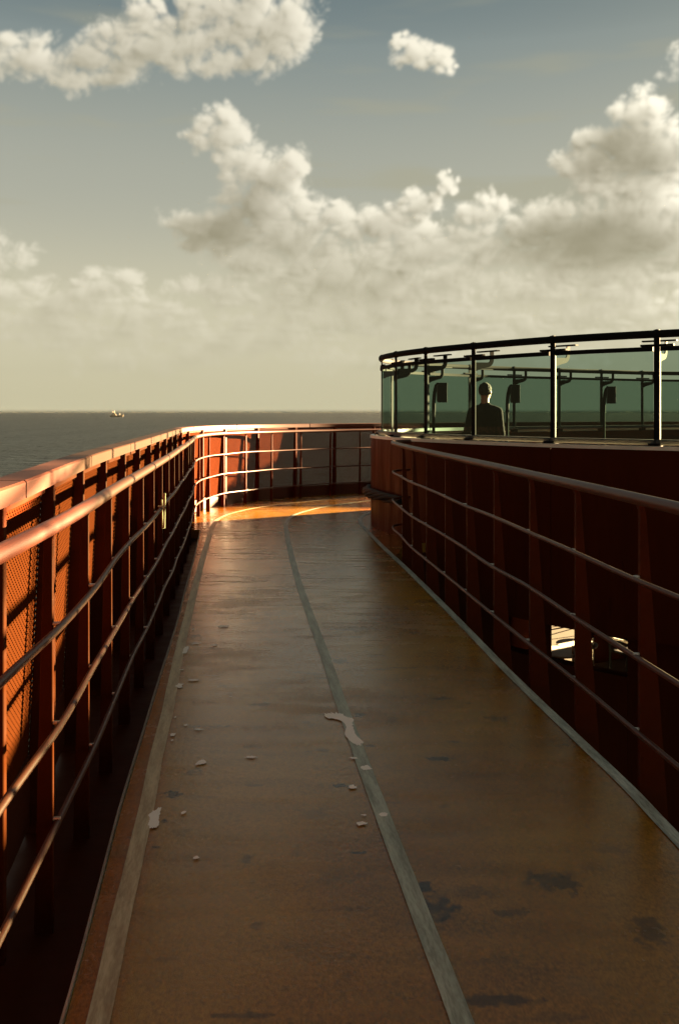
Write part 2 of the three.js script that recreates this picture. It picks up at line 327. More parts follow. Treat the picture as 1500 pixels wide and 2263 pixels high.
const floorBump = texture(512, 512, (i, j, u, v) => 0.5 + 0.5 * tile(u, v, 30, 3, 3) + (rnd() - 0.5) * 0.25);
for (const t of [floorMap, floorRough]) { t.wrapS = t.wrapT = THREE.MirroredRepeatWrapping; t.repeat.set(1 / (FX1 - FX0), 1 / (FD1 - FD0)); t.offset.set(-FX0 / (FX1 - FX0), -FD0 / (FD1 - FD0)); }
floorBump.repeat.set(1.6, 1.6);
const floorMat = new THREE.MeshPhysicalMaterial({ map: floorMap, roughness: 1, roughnessMap: floorRough, bumpMap: floorBump, bumpScale: 0.0016, ior: 1.5, specularIntensity: 0.6 });
const floorObj = (() => {
  const pts = [...floorLeft];
  for (let s = atDepth(fenceCv, 11.45); s < atDepth(fenceCv, 18.7); s += 0.25) pts.push(off(fenceCv, s, 0.035));   // beyond the turn the floor reaches the fence
  // back along the round deck's wall
  const ring = [];
  for (let s = 0; s < deckCv.length; s += 0.2) { const [x, d] = off(deckCv, s, OUT * 0.10); ring.push([x, d, s]); }
  const far = ring.filter(([x, d]) => (d > 12.0 && x < 4.4) || (x < 1.25 && d > 10.35)).map(([x, d, s]) => [x, d, s > deckCv.length / 2 ? s - deckCv.length : s]).sort((a, b) => a[2] - b[2]);
  pts.push(...far.map(([x, d]) => [x, d]));
  pts.push([1.02, 10.3], [0.72, 10.2]);
  for (let k = rightRailPts.length - 1; k >= 0; k--) pts.push([rightRailPts[k][0] - 0.035, rightRailPts[k][1]]);
  const sh = new THREE.Shape(pts.map(([x, d]) => new THREE.Vector2(x, d)));
  const g = new THREE.ExtrudeGeometry(sh, { depth: 0.10, bevelEnabled: true, bevelThickness: 0.004, bevelSize: 0.004, bevelSegments: 1, curveSegments: 4 });
  // shape lies in x, d; turn so that d runs to -z and the top face is at y = 0
  g.rotateX(-Math.PI / 2);
  g.translate(0, -0.104, 0);
  const f = structure(mesh('walkway_floor', g, floorMat));
  f.userData.label = 'worn brown coated walkway floor curving right round the deck';
  return f;
})();
// painted lines
function ribbon(cv, width, s0, s1, y) {
  const pos = [], uv = [], idx = []; let n = 0;
  for (let s = s0; s <= s1; s += 0.06) {
    const wob = 0.004 * fbm(s * 3, width * 99, 2, 2);
    for (const o of [-width / 2 + wob, width / 2 + wob]) { const [x, d] = off(cv, s, o); pos.push(x, y, -d); uv.push(s, o / width + 0.5); }
    if (n) idx.push(2 * n - 2, 2 * n - 1, 2 * n, 2 * n - 1, 2 * n + 1, 2 * n);
    n++;
  }
  const g = new THREE.BufferGeometry();
  g.setAttribute('position', new THREE.Float32BufferAttribute(pos, 3)); g.setAttribute('uv', new THREE.Float32BufferAttribute(uv, 2)); g.setIndex(idx); g.computeVertexNormals();
  return g;
}
const lineTex = (base, dirt, sd) => { const t = texture(1024, 32, (i, j, u, v) => {
  const n = fbm(u * 40, v * 2 + sd, sd, 5), f = fbm(u * 260, v * 8, sd + 3, 3), g = rnd() - 0.5;
  return mix3(base, dirt, clamp(0.42 + n * 1.2 + f * 0.8 + g * 0.3));
}, true); t.repeat.set(1 / 10, 1); t.wrapS = THREE.MirroredRepeatWrapping; return t; };
const S3 = (r, g, b) => [r / 255, g / 255, b / 255];
const lineMats = [[S3(192, 176, 138), S3(138, 116, 82), 3], [S3(164, 172, 152), S3(106, 110, 92), 9], [S3(180, 188, 172), S3(106, 112, 100), 15]].map(([a, b, s]) => new THREE.MeshStandardMaterial({ map: lineTex(a, b, s), roughness: 0.5, side: THREE.DoubleSide }));
[[lineLeftCv, 0.058], [lineMidCv, 0.058], [lineRightCv, 0.052]].forEach(([cv, w], k) => {
  const m = mesh('painted_line', ribbon(cv, w, 0.1, cv.length - 0.3, 0.004), lineMats[k], floorObj);
  m.userData.label = ['pale grey painted line along the left edge of the walkway', 'greenish painted line down the middle of the walkway', 'pale green painted line along the right edge of the walkway'][k];
});
// bird droppings and chalky splashes, thin dried films
{
  const dropMat = new THREE.MeshStandardMaterial({ color: C(0.84, 0.80, 0.70), roughness: 0.85 });
  let dropN = 0;
  const shape = (pts) => {
    const c = new THREE.CatmullRomCurve3(pts.map(([x, d]) => new THREE.Vector3(x, d, 0)), true, 'centripetal'), q = c.getPoints(pts.length * 9); q.pop(); dropN++;
    const cx = pts.reduce((a, p) => a + p[0], 0) / pts.length, cd = pts.reduce((a, p) => a + p[1], 0) / pts.length;
    return q.map((p, i) => { const k = 1 + 0.16 * N3(i * 0.55, dropN * 3.7, 1) + 0.2 * N3(i * 1.7, dropN * 5.1, 4) + 0.25 * N3(i * 3.3, dropN * 2.1, 8); const w = Math.min(0.6, 0.02 / Math.max(0.02, Math.hypot(p.x - cx, p.y - cd))) ; return new THREE.Vector2(p.x + (p.x - cx) * (k - 1) * (0.4 + w), p.y + (p.y - cd) * (k - 1) * (0.4 + w)); });
  };
  const put = (pts) => { const g = new THREE.ShapeGeometry(new THREE.Shape(shape(pts))); g.rotateX(-Math.PI / 2); g.translate(0, 0.0048, 0); mesh('bird_dropping', g, dropMat, floorObj); };
  put([[-0.071, 4.464], [-0.040, 4.483], [0.004, 4.478], [0.031, 4.425], [0.062, 4.399], [0.064, 4.298], [0.075, 4.178], [0.106, 4.076], [0.073, 4.054], [0.045, 4.110], [0.025, 4.178], [0.030, 4.298], [0.004, 4.373], [-0.031, 4.399], [-0.057, 4.404]]);
  put([[-0.705, 3.348], [-0.694, 3.386], [-0.673, 3.417], [-0.667, 3.371], [-0.660, 3.311], [-0.652, 3.261], [-0.667, 3.240], [-0.690, 3.268], [-0.692, 3.311]]);
  put([[0.087, 3.794], [0.115, 3.821], [0.132, 3.778], [0.102, 3.771]]);
  const drops = [[-0.59, 3.85, 0.023, 0.025], [-0.38, 3.91, 0.029, 0.012], [-0.81, 6.28, 0.038, 0.032], [-0.80, 5.78, 0.023, 0.027], [-0.96, 5.66, 0.016, 0.11], [-0.81, 5.03, 0.03, 0.024], [-0.87, 4.93, 0.022, 0.045], [-0.77, 4.18, 0.015, 0.029], [-0.76, 4.11, 0.007, 0.011], [-0.66, 4.25, 0.023, 0.012], [-0.73, 4.31, 0.011, 0.012], [0.05, 3.60, 0.018, 0.017], [0.16, 3.35, 0.017, 0.018], [0.08, 3.28, 0.018, 0.016], [0.09, 3.35, 0.01, 0.006], [-0.48, 3.03, 0.014, 0.010], [-0.58, 3.37, 0.01, 0.015], [-0.92, 5.82, 0.035, 0.023], [0.06, 3.90, 0.023, 0.01], [-1.0, 6.20, 0.006, 0.026], [-0.91, 5.23, 0.016, 0.011], [-0.57, 4.74, 0.01, 0.01], [-0.80, 4.42, 0.005, 0.013]];
  for (const [x, d, a, b] of drops) { const pts = [], n = 9; for (let k = 0; k < n; k++) { const q = k / n * 6.283, r = rr(0.55, 1.25); pts.push([x + Math.cos(q) * a * r, d + Math.sin(q) * b * r]); } put(pts); }
}
// thin metal edging on the left of the floor
{
  const cv = plan(floorLeft);
  structure(mesh('floor_edging', sweep(cv, 0, cv.length, 0.2, [[-0.012, -0.09], [-0.012, 0.010], [-0.005, 0.012], [-0.005, -0.09]]), steel)).userData.label = 'thin bare metal edging along the left side of the floor';
}
// the open drainage channel between the floor and the fence
{
  const s1 = atDepth(fenceCv, 11.6);
  structure(mesh('drain_channel', sweep(fenceCv, 0, s1, 0.25, [[-0.10, -0.16], [-0.10, -0.13], [0.55, -0.13], [0.55, -0.16]]), orangePaint)).userData.label = 'dark red steel channel between the floor and the mesh fence';
  structure(mesh('walkway_beam', sweep(fenceCv, 0, fenceCv.length - 0.1, 0.4, [[-0.11, -0.75], [-0.11, -0.165], [0.10, -0.165], [0.10, -0.75]]), orangePaint)).userData.label = 'deep dark red edge beam under the mesh fence';
  structure(mesh('walkway_beam', sweep(rightRailCv, 0, rightRailCv.length - 0.3, 0.4, [[0.02, -0.45], [0.02, -0.11], [-0.12, -0.11], [-0.12, -0.45]]), orangePaint)).userData.label = 'dark red edge beam under the right side of the walkway';
}
console.log('floor done');

// ------------------------------------------------------------------ mesh fence on the seaward side
{
  const fence = thing('mesh_fence', 'tall orange steel fence of expanded mesh panels with flat cap rail', 'fence');
  const bay = 0.85, s0 = (atDepth(fenceCv, 3.50) % bay);
  const stations = []; for (let s = s0; s < fenceCv.length - 0.1; s += bay) stations.push(s);
  // one sheet of expanded metal: a lattice of tilted strands
  const PW = 0.822, PH = 1.05;
  const sheet = (() => {
    const hx = 0.0180, hy = 0.0115, nx = Math.round(PW / hx), ny = Math.round(PH / hy), pos = [], nor = [], idx = [];
    const w = 0.0098, dz = 0.0036; let n = 0;
    for (let j = 0; j < ny; j++) for (let i = 0; i < nx; i++) {
      const up = (i + j) % 2 === 0;
      const ax = i * hx - PW / 2, ay = (up ? j : j + 1) * hy, bx = ax + hx, by = (up ? j + 1 : j) * hy;
      const lx = bx - ax, ly = by - ay, ll = Math.hypot(lx, ly), px = -ly / ll * w * 0.5, py = lx / ll * w * 0.5;
      pos.push(ax - px, ay - py, dz, bx - px, by - py, dz, bx + px, by + py, -dz, ax + px, ay + py, -dz);
      const nz = w, nl = Math.hypot(w, 2 * dz); for (let k = 0; k < 4; k++) nor.push(-ly / ll * 2 * dz / nl, lx / ll * 2 * dz / nl, nz / nl);
      idx.push(n, n + 1, n + 2, n, n + 2, n + 3); n += 4;
    }
    const g = new THREE.BufferGeometry();
    g.setAttribute('position', new THREE.Float32BufferAttribute(pos, 3)); g.setAttribute('normal', new THREE.Float32BufferAttribute(nor, 3)); g.setIndex(idx);
    return g;
  })();
  const meshBoth = meshPaint.clone(); meshBoth.side = THREE.DoubleSide;
  const postGeo = (() => {   // local +z is inwards: inner edge upright, outer edge flaring towards the bottom
    const q = new THREE.Shape(); q.moveTo(0.030, -0.18); q.lineTo(0.030, 1.21); q.lineTo(-0.010, 1.21); q.lineTo(-0.075, -0.18); q.closePath();
    return new THREE.ExtrudeGeometry(q, { depth: 0.028, bevelEnabled: true, bevelThickness: 0.003, bevelSize: 0.003, bevelSegments: 1 }).translate(0, 0, -0.014).rotateY(-Math.PI / 2);
  })();
  const kickGeo = box(PW + 0.005, 0.27, 0.008, 0, 0.03, -0.055);
  const frameBar = box(PW + 0.005, 0.03, 0.012, 0, 0, 0);
  const boltGeo = new THREE.SphereGeometry(0.009, 8, 6);
  const turnAt = (a, b) => Math.atan2(-(-b[1] + a[1]), b[0] - a[0]);   // rotation about y that takes +x to the chord in x, -d
  stations.forEach((s, i) => {
    const [px, pd] = off(fenceCv, s, 0.005), [tx, td] = fenceCv.t(s);
    const p = mesh('post', postGeo, orangePaint, fence); p.position.set(px, 0, -pd); p.rotation.y = Math.atan2(td, tx);
    if (i + 1 < stations.length) {
      const a = off(fenceCv, s, 0), b = off(fenceCv, stations[i + 1], 0), mx = (a[0] + b[0]) / 2, md = (a[1] + b[1]) / 2, ry = Math.atan2(b[1] - a[1], b[0] - a[0]);
      const q = mesh('mesh_panel', sheet, meshBoth, fence); q.position.set(mx - Math.sin(ry) * 0.062, 0.155, -(md + Math.cos(ry) * 0.062)); q.rotation.set(0.048, ry, 0, 'YXZ');
      const k = mesh('kick_plate', kickGeo, capPaint, fence); k.position.set(mx, 0.01, -md); k.rotation.y = ry;
      const f = mesh('frame_bar', frameBar, orangePaint, fence); f.position.set(mx, 1.198, -md); f.rotation.y = ry;
    }
  });
  // cap rail in lengths of two bays with open joints between them
  for (let i = -1; i < stations.length - 1; i += 2) {
    const a = Math.max(0.02, (stations[i] ?? 0) + 0.008 + bay * 0.35), b = Math.min(fenceCv.length - 0.02, (stations[i + 2] ?? fenceCv.length) - 0.008 + bay * 0.35);
    const r = 0.006;
    mesh('cap_rail', sweep(fenceCv, a, b, 0.12, [[0.035, 1.213], [0.035, 1.272 - r], [0.035 - r, 1.272], [-0.085 + r, 1.272], [-0.085, 1.272 - r], [-0.085, 1.213]], 1), capPaint, fence);
  }
}
console.log('fence done');

// ------------------------------------------------------------------ guard rails on both sides
const RAILS = [[1.15, 0.0245], [0.83, 0.0120], [0.52, 0.0120], [0.22, 0.0115]];
function guardRail(cv, side, spacing, first, s1, label, plateMat, foot, wide, T) {
  // side +1: supports lie on the right of the rails
  const g = thing('guard_rail', label, 'guard rail');
  const stations = []; for (let s = first % spacing; s < s1; s += spacing) stations.push(s);
  RAILS.forEach(([y, r], k) => {
    const pts = [];
    for (let i = 0; i < stations.length; i++) {
      const j = k ? 0.006 : 0.002;
      const [x, d] = off(cv, stations[i], rr(-j, j)); pts.push(V(x, y + rr(-j, j), d));
    }
    const [ex, ed] = off(cv, s1, 0); pts.push(V(ex, y, ed));
    if (side > 0) for (let q = 1; q <= 4; q++) { const s = s1 + (cv.length - s1) * q / 4, [x, d] = off(cv, s, 0); pts.push(V(x, y, d)); }
    mesh(k ? 'rail' : 'handrail', tube(pts, r, k ? 8 : 14, 5), railPaint, g);
  });
  const sh = new THREE.Shape(); // plate in (outward, y)
  sh.moveTo(0.020, foot); sh.lineTo(0.022, 1.10); sh.lineTo(0.010, 1.128); sh.lineTo(0.034, 1.128); sh.lineTo(0.046, 1.085); sh.lineTo(wide, foot); sh.closePath();
  const plate = new THREE.ExtrudeGeometry(sh, { depth: T, bevelEnabled: side < 0, bevelThickness: 0.002, bevelSize: 0.002, bevelSegments: 1 }); plate.translate(0, 0, -T / 2);
  const boltGeos = RAILS.slice(1).map(([y]) => new THREE.CylinderGeometry(0.007, 0.007, 0.03, 8).rotateZ(Math.PI / 2).translate(0.012, y + 0.004, 0));
  for (const s of stations) {
    const [x, d] = off(cv, s, 0), [tx, td] = cv.t(s);
    // local +x points outward: to the right of travel for side > 0
    const o = [td * side, -tx * side], ry = Math.atan2(o[1], o[0]);
    const p = mesh('support_plate', plate, plateMat, g); p.position.set(x, 0, -d); p.rotation.y = ry;
    for (const b of boltGeos) mesh('rail_bolt', b, steel, p);
  }
  return g;
}
guardRail(leftRailCv, -1, 0.63, atDepth(leftRailCv, 3.45), leftRailCv.length - 0.05, 'orange guard rail of four tubes on tapered plates in front of mesh fence', orangePaint, -0.13, 0.075, 0.012);
guardRail(rightRailCv, 1, 0.71, atDepth(rightRailCv, 3.62), atDepth(rightRailCv, 9.75), 'brown red guard rail of four tubes on dark plates by the round deck', orangePaint, -0.30, 0.150, 0.022);

// weathered splint strapped to the second tube of the left guard rail
{
  const s = atDepth(leftRailCv, 6.15), [x, d] = off(leftRailCv, s, 0.022);
  const t = thing('wooden_splint', 'short pale weathered strip tied upright to the left guard rail', 'splint', [x, 0.70, -d], Math.atan2(leftRailCv.t(s)[1], leftRailCv.t(s)[0]) + 0.7);
  const pale = new THREE.MeshStandardMaterial({ color: C(0.52, 0.46, 0.27), map: wearTex, roughness: 0.75 });
  mesh('strip', box(0.020, 0.24, 0.006, -0.008, 0.12, 0, 0.002).rotateZ(0.03), pale, t);
  mesh('strip', box(0.014, 0.20, 0.006, 0.012, 0.095, 0.002, 0.002).rotateZ(-0.05), pale, t);
  mesh('tie', new THREE.TorusGeometry(0.024, 0.004, 6, 16).rotateX(Math.PI / 2).translate(0, 0.15, -0.012), pale, t);
}

// ------------------------------------------------------------------ the round deck
const DT = 2.2, WT = 1.145;
{
  const wall = thing('deck_wall', 'rust brown curved steel wall round the raised deck', 'wall');
  const n = 13, L = deckCv.length, shift = 0.9;
  for (let k = 0; k < n; k++) {
    const a = shift + L * k / n + 0.003, b = shift + L * (k + 1) / n - 0.003;
    mesh('wall_panel', sweep(deckCv, a, b, 0.15, [[0.14, -0.58], [0.14, WT], [0.10, WT], [0.10, -0.58]]), orangePaint, wall);
  }
  mesh('backing', sweep(deckCv, 0, L - 0.001, 0.2, [[0.096, -0.55], [0.096, WT - 0.01], [0.06, WT - 0.01], [0.06, -0.55]]), orangePaint, wall);
  mesh('coping', sweep(deckCv, 0, L - 0.001, 0.12, [[0.150, WT + 0.001], [0.146, WT + 0.034], [0.075, WT + 0.036], [0.075, WT + 0.001]]), paleMetal, wall);
  // deck floor
  const pts = []; for (let s = 0; s < L; s += 0.3) { const [x, d] = off(deckCv, s, 0.05); pts.push(new THREE.Vector2(x, d)); }
  const g = new THREE.ExtrudeGeometry(new THREE.Shape(pts), { depth: 0.3, bevelEnabled: false }); g.rotateX(-Math.PI / 2); g.translate(0, -0.2, 0);
  structure(mesh('deck_floor', g, orangePaint)).userData.label = 'dark floor of the round deck inside its wall';
}
{
  const bal = thing('glass_balustrade', 'dark steel balustrade with tinted glass panes on the round deck wall', 'balustrade');
  const L = deckCv.length;
  const near = (px, pd) => { let best = 0, m = 9; for (let s = 0; s < L; s += 0.01) { const [x, d] = deckCv.p(s), q = Math.hypot(x - px, d - pd); if (q < m) { m = q; best = s; } } return best; };
  const st = [[0.56, 11.97], [0.70, 11.25], [1.0, 10.53], [1.45, 9.79], [2.1, 8.92], [2.89, 8.24]].map(([x, d]) => near(x, d));
  if (st[0] > L / 2) st[0] -= L;
  const last = st[5], rest = L - (last - st[0]), m = Math.round(rest / 1.02);
  for (let k = 1; k < m; k++) st.push(last + rest * k / m);
  const post = merge([
    box(0.054, 0.985, 0.016, 0, 1.185 + 0.4925, 0, 0.004),
    new THREE.CylinderGeometry(0.041, 0.041, 0.05, 18).rotateZ(Math.PI / 2).translate(0, DT, 0),
    new THREE.SphereGeometry(0.033, 14, 10).translate(0, DT + 0.012, 0),
  ]);
  const foot = merge([box(0.085, 0.045, 0.085, 0, 1.165, 0, 0.004), box(0.10, 0.02, 0.16, 0, 1.195, 0.02, 0.004)]);
  const clampGeo = box(0.30, 0.020, 0.045, 0, 2.098, 0.012, 0.004);
  // bracket: a gusset reaching inwards and curling up to a short stub (local +z is inwards)
  const bs = new THREE.Shape(); bs.moveTo(0.02, 1.925); bs.lineTo(0.02, 2.025); bs.lineTo(0.215, 2.03); bs.quadraticCurveTo(0.245, 2.035, 0.245, 2.07); bs.lineTo(0.245, 2.15); bs.lineTo(0.295, 2.15); bs.lineTo(0.295, 2.07); bs.quadraticCurveTo(0.29, 1.99, 0.20, 1.975); bs.quadraticCurveTo(0.08, 1.955, 0.02, 1.925);
  const bracket = merge([new THREE.ExtrudeGeometry(bs, { depth: 0.012, bevelEnabled: false, curveSegments: 8 }).translate(0, 0, -0.006).rotateY(-Math.PI / 2), box(0.32, 0.014, 0.05, 0.06, 2.157, 0.27)]);
  const turn = (s) => { const [tx, td] = deckCv.t(s); return Math.atan2(td, tx); };   // +x along the curve
  for (const s of st) {
    const [x, d] = deckCv.p(s);
    const p = mesh('post', post, charcoal, bal); p.position.set(x, 0, -d); p.rotation.y = turn(s);
    const inward = mesh('bracket', bracket, charcoal, p); inward.rotation.y = Math.PI;
    mesh('foot', foot, charcoal, p); mesh('clamp', clampGeo, charcoal, p).rotation.y = Math.PI;
  }
  const order = [...st].sort((a, b) => a - b);
  const ring = (o, y, r) => { const pts = []; for (let k = 0; k < 120; k++) { const [x, d] = off(deckCv, L * k / 120, o); pts.push(V(x, y, d)); } return new THREE.TubeGeometry(new THREE.CatmullRomCurve3(pts, true), 360, r, 14, true); };
  mesh('top_rail', ring(0, DT, 0.036), charcoal, bal);
  for (let i = 0; i < order.length; i++) {
    const a = order[i], b = i + 1 < order.length ? order[i + 1] : order[0] + L, gap = 0.034;
    mesh('glass_bar', sweep(deckCv, a + gap, b - gap, 0.2, [[0.016, 2.045], [0.016, 2.085], [-0.020, 2.085], [-0.020, 2.045]]), charcoal, bal);
    mesh('base_rail', sweep(deckCv, a + 0.006, b - 0.006, 0.2, [[0.055, 1.190], [0.055, 1.232], [0.045, 1.238], [-0.04, 1.238], [-0.04, 1.190]]), greyMetal, bal);
    // flat pane between two posts
    const [ax, ad] = deckCv.p(a + 0.032), [bx, bd] = deckCv.p(b - 0.032), w = Math.hypot(bx - ax, bd - ad), ry = Math.atan2(bd - ad, bx - ax);
    const pane = mesh('glass_pane', new THREE.PlaneGeometry(w, 0.806), glassMat, bal); pane.position.set((ax + bx) / 2, 1.2385 + 0.403, -(ad + bd) / 2); pane.rotation.y = ry;
    const edge = mesh('pane_edge', box(0.003, 0.80, 0.008), greyMetal, pane); edge.position.set(-w / 2, 0, 0);
  }
}
console.log('deck done');

// ------------------------------------------------------------------ lamp posts standing inside the deck
{
  const proto = [[1.36, 13.1, 'slim curved lamp post with flat box head nearest the deck nose'], [2.60, 14.05, 'slim curved lamp post with flat box head behind the standing person'], [4.42, 15.15, 'slim curved lamp post with flat box head farthest to the right']];
  const head = box(0.135, 0.285, 0.07, 0.125, 1.665, 0, 0.006);
  const arm = tube([new THREE.Vector3(0, 1.38, 0), new THREE.Vector3(0.004, 1.55, 0), new THREE.Vector3(0.018, 1.68, 0), new THREE.Vector3(0.045, 1.77, 0), new THREE.Vector3(0.075, 1.795, 0)], 0.028, 10, 4);
  const pole = new THREE.CylinderGeometry(0.022, 0.024, 1.40, 12).translate(0, 0.70, 0);
  const base = new THREE.CylinderGeometry(0.08, 0.09, 0.03, 20).translate(0, 0.015, 0);
  for (const [x, d, label] of proto) {
    const t = thing('lamp_post', label, 'lamp post', [x, 0.10, -d], 0, 'lamp posts on the round deck');
    mesh('pole', pole, charcoal, t); mesh('arm', arm, charcoal, t); mesh('base', base, charcoal, t);
    const h = mesh('lamp_head', head, charcoal, t);
    mesh('lens', box(0.010, 0.25, 0.06, 0.0525, 1.665, 0), greyMetal, h);
  }
}

// ------------------------------------------------------------------ a person on the deck
function sdfMesh(sdf, cx, cy, cz, half, res) {
  const mc = new MarchingCubes(res, new THREE.MeshBasicMaterial(), false, false, 400000);
  mc.isolation = 0;
  for (let k = 0; k < res; k++) for (let j = 0; j < res; j++) for (let i = 0; i < res; i++) {
    const x = cx + (i - res / 2) / (res / 2) * half, y = cy + (j - res / 2) / (res / 2) * half, z = cz + (k - res / 2) / (res / 2) * half;
    mc.field[k * res * res + j * res + i] = -sdf(x, y, z);
  }
  mc.update();
  const n = mc.count, g = new THREE.BufferGeometry(), a = new Float32Array(n * 3);
  for (let i = 0; i < n; i++) { a[i * 3] = cx + mc.positionArray[i * 3] * half; a[i * 3 + 1] = cy + mc.positionArray[i * 3 + 1] * half; a[i * 3 + 2] = cz + mc.positionArray[i * 3 + 2] * half; }
  g.setAttribute('position', new THREE.BufferAttribute(a, 3));
  const q = mergeVertices(g, 1e-4); q.computeVertexNormals(); return q;
}
const cap = (p, a, b, ra, rb) => {
  const bx = b[0] - a[0], by = b[1] - a[1], bz = b[2] - a[2], px = p[0] - a[0], py = p[1] - a[1], pz = p[2] - a[2];
  const h = clamp((px * bx + py * by + pz * bz) / (bx * bx + by * by + bz * bz));
  return Math.hypot(px - bx * h, py - by * h, pz - bz * h) - (ra + (rb - ra) * h);
};
const ell = (p, c, r) => { const x = (p[0] - c[0]) / r[0], y = (p[1] - c[1]) / r[1], z = (p[2] - c[2]) / r[2], k = Math.hypot(x, y, z); return (k - 1) * Math.min(...r); };
const smin = (a, b, k) => { const h = clamp(0.5 + 0.5 * (b - a) / k); return b + (a - b) * h - k * h * (1 - h); };
{
  const t = thing('person', 'person in dark clothes standing behind the tinted glass', 'person', [1.93, 0.10, -12.0], 2.6);
  // faces local +z; jacket and trousers with hands in the pockets
  const clothes = (x, y, z) => {
    const p = [x, y, z]; let d = 9;
    for (const s of [-1, 1]) {
      let leg = smin(cap(p, [s * 0.095, 0.90, 0], [s * 0.10, 0.50, 0.01], 0.088, 0.064), cap(p, [s * 0.10, 0.50, 0.01], [s * 0.105, 0.09, -0.02], 0.066, 0.052), 0.03);
      leg = smin(leg, cap(p, [s * 0.108, 0.045, -0.04], [s * 0.118, 0.04, 0.13], 0.045, 0.038), 0.03);
      d = smin(d, leg, 0.025);
    }
    let torso = ell(p, [0, 1.22, -0.005], [0.185, 0.27, 0.125]);
    torso = smin(torso, ell(p, [0, 0.98, 0], [0.165, 0.16, 0.118]), 0.08);
    torso = smin(torso, cap(p, [-0.14, 1.395, -0.01], [0.14, 1.395, -0.01], 0.062, 0.062), 0.07);
    torso = smin(torso, cap(p, [0, 1.40, -0.015], [0, 1.475, -0.005], 0.075, 0.062), 0.03);
    d = smin(d, torso, 0.05);
    for (const s of [-1, 1]) {
      const a = smin(cap(p, [s * 0.185, 1.385, -0.01], [s * 0.245, 1.10, -0.06], 0.060, 0.047), cap(p, [s * 0.245, 1.10, -0.06], [s * 0.185, 0.93, 0.075], 0.047, 0.038), 0.02);
      d = smin(d, a, 0.025);
    }
    return d;
  };
  const cloth = P({ color: C(0.0045, 0.0045, 0.005), roughness: 0.95, specularIntensity: 0.15 });
  const skin = new THREE.MeshStandardMaterial({ color: C(0.22, 0.12, 0.08), roughness: 0.6 });
  const hairM = new THREE.MeshStandardMaterial({ color: C(0.004, 0.003, 0.0025), roughness: 0.9 });
  const headF = (x, y, z) => {
    const p = [x, y, z]; let d = ell(p, [0, 1.665, 0.0], [0.073, 0.098, 0.088]);
    d = smin(d, ell(p, [0, 1.605, 0.03], [0.055, 0.062, 0.060]), 0.03);
    d = smin(d, cap(p, [0, 1.655, 0.085], [0, 1.630, 0.106], 0.008, 0.013), 0.012);           // nose
    for (const s of [-1, 1]) {
      d = smin(d, ell(p, [s * 0.075, 1.645, -0.005], [0.012, 0.030, 0.018]), 0.008);           // ears
      d = Math.max(d, -(Math.hypot(x - s * 0.030, y - 1.662, z - 0.098) - 0.014));             // eye sockets
      d = Math.min(d, Math.hypot(x - s * 0.030, y - 1.662, z - 0.080) - 0.0115);
    }
    d = Math.max(d, -cap(p, [-0.02, 1.597, 0.094], [0.02, 1.597, 0.094], 0.004, 0.004));       // mouth
    return smin(d, cap(p, [0, 1.44, -0.015], [0, 1.60, -0.008], 0.056, 0.050), 0.02);
  };
  const body = mesh('body', merge([sdfMesh(headF, 0, 1.60, 0, 0.19, 84)].map((g) => { if (!g.attributes.uv) g.setAttribute('uv', new THREE.Float32BufferAttribute(new Float32Array(g.attributes.position.count * 2), 2)); return g; })), skin, t);
  mesh('clothing', sdfMesh(clothes, 0, 0.77, 0, 0.80, 120), cloth, t);
  const hairF = (x, y, z) => { const p = [x, y, z]; const shell = ell(p, [0, 1.680, -0.010], [0.084, 0.098, 0.095]) + 0.005 * N3(x * 60, y * 60, z * 60); return Math.max(shell, 1.592 + 1.25 * clamp(z + 0.03, 0, 0.1) - y); };
  mesh('hair', sdfMesh(hairF, 0, 1.68, 0, 0.14, 60), hairM, body);
}

// ------------------------------------------------------------------ dark rope coil wrapped round the deck nose
{
  const s0 = deckCv.length - 0.05;
  const t = thing('rope_coil', 'dark bundle of rope hung on the brown wall end', 'rope', [0, 0, 0]);
  const ropeM = new THREE.MeshStandardMaterial({ color: C(0.030, 0.036, 0.032), roughness: 0.9 });
  for (let k = 0; k < 7; k++) {
    const pts = [];
    for (let q = 0; q <= 14; q++) {
      const s = s0 - 0.45 + 1.75 * q / 14, bulge = Math.sin(Math.PI * q / 14);
      const a = k / 7 * 6.283 + q * 0.5, r = 0.048 * (k ? 1 : 0) * (0.6 + 0.4 * bulge);
      const [x, d] = off(deckCv, s, 0.145 + 0.065 * (0.55 + 0.45 * bulge) + Math.cos(a) * r * 0.9);
      pts.push(V(x, 0.44 + Math.sin(a) * r + 0.008 * N3(q, k, 2), d));
    }
    mesh('strand', tube(pts, 0.021, 7, 3), ropeM, t);
  }
}

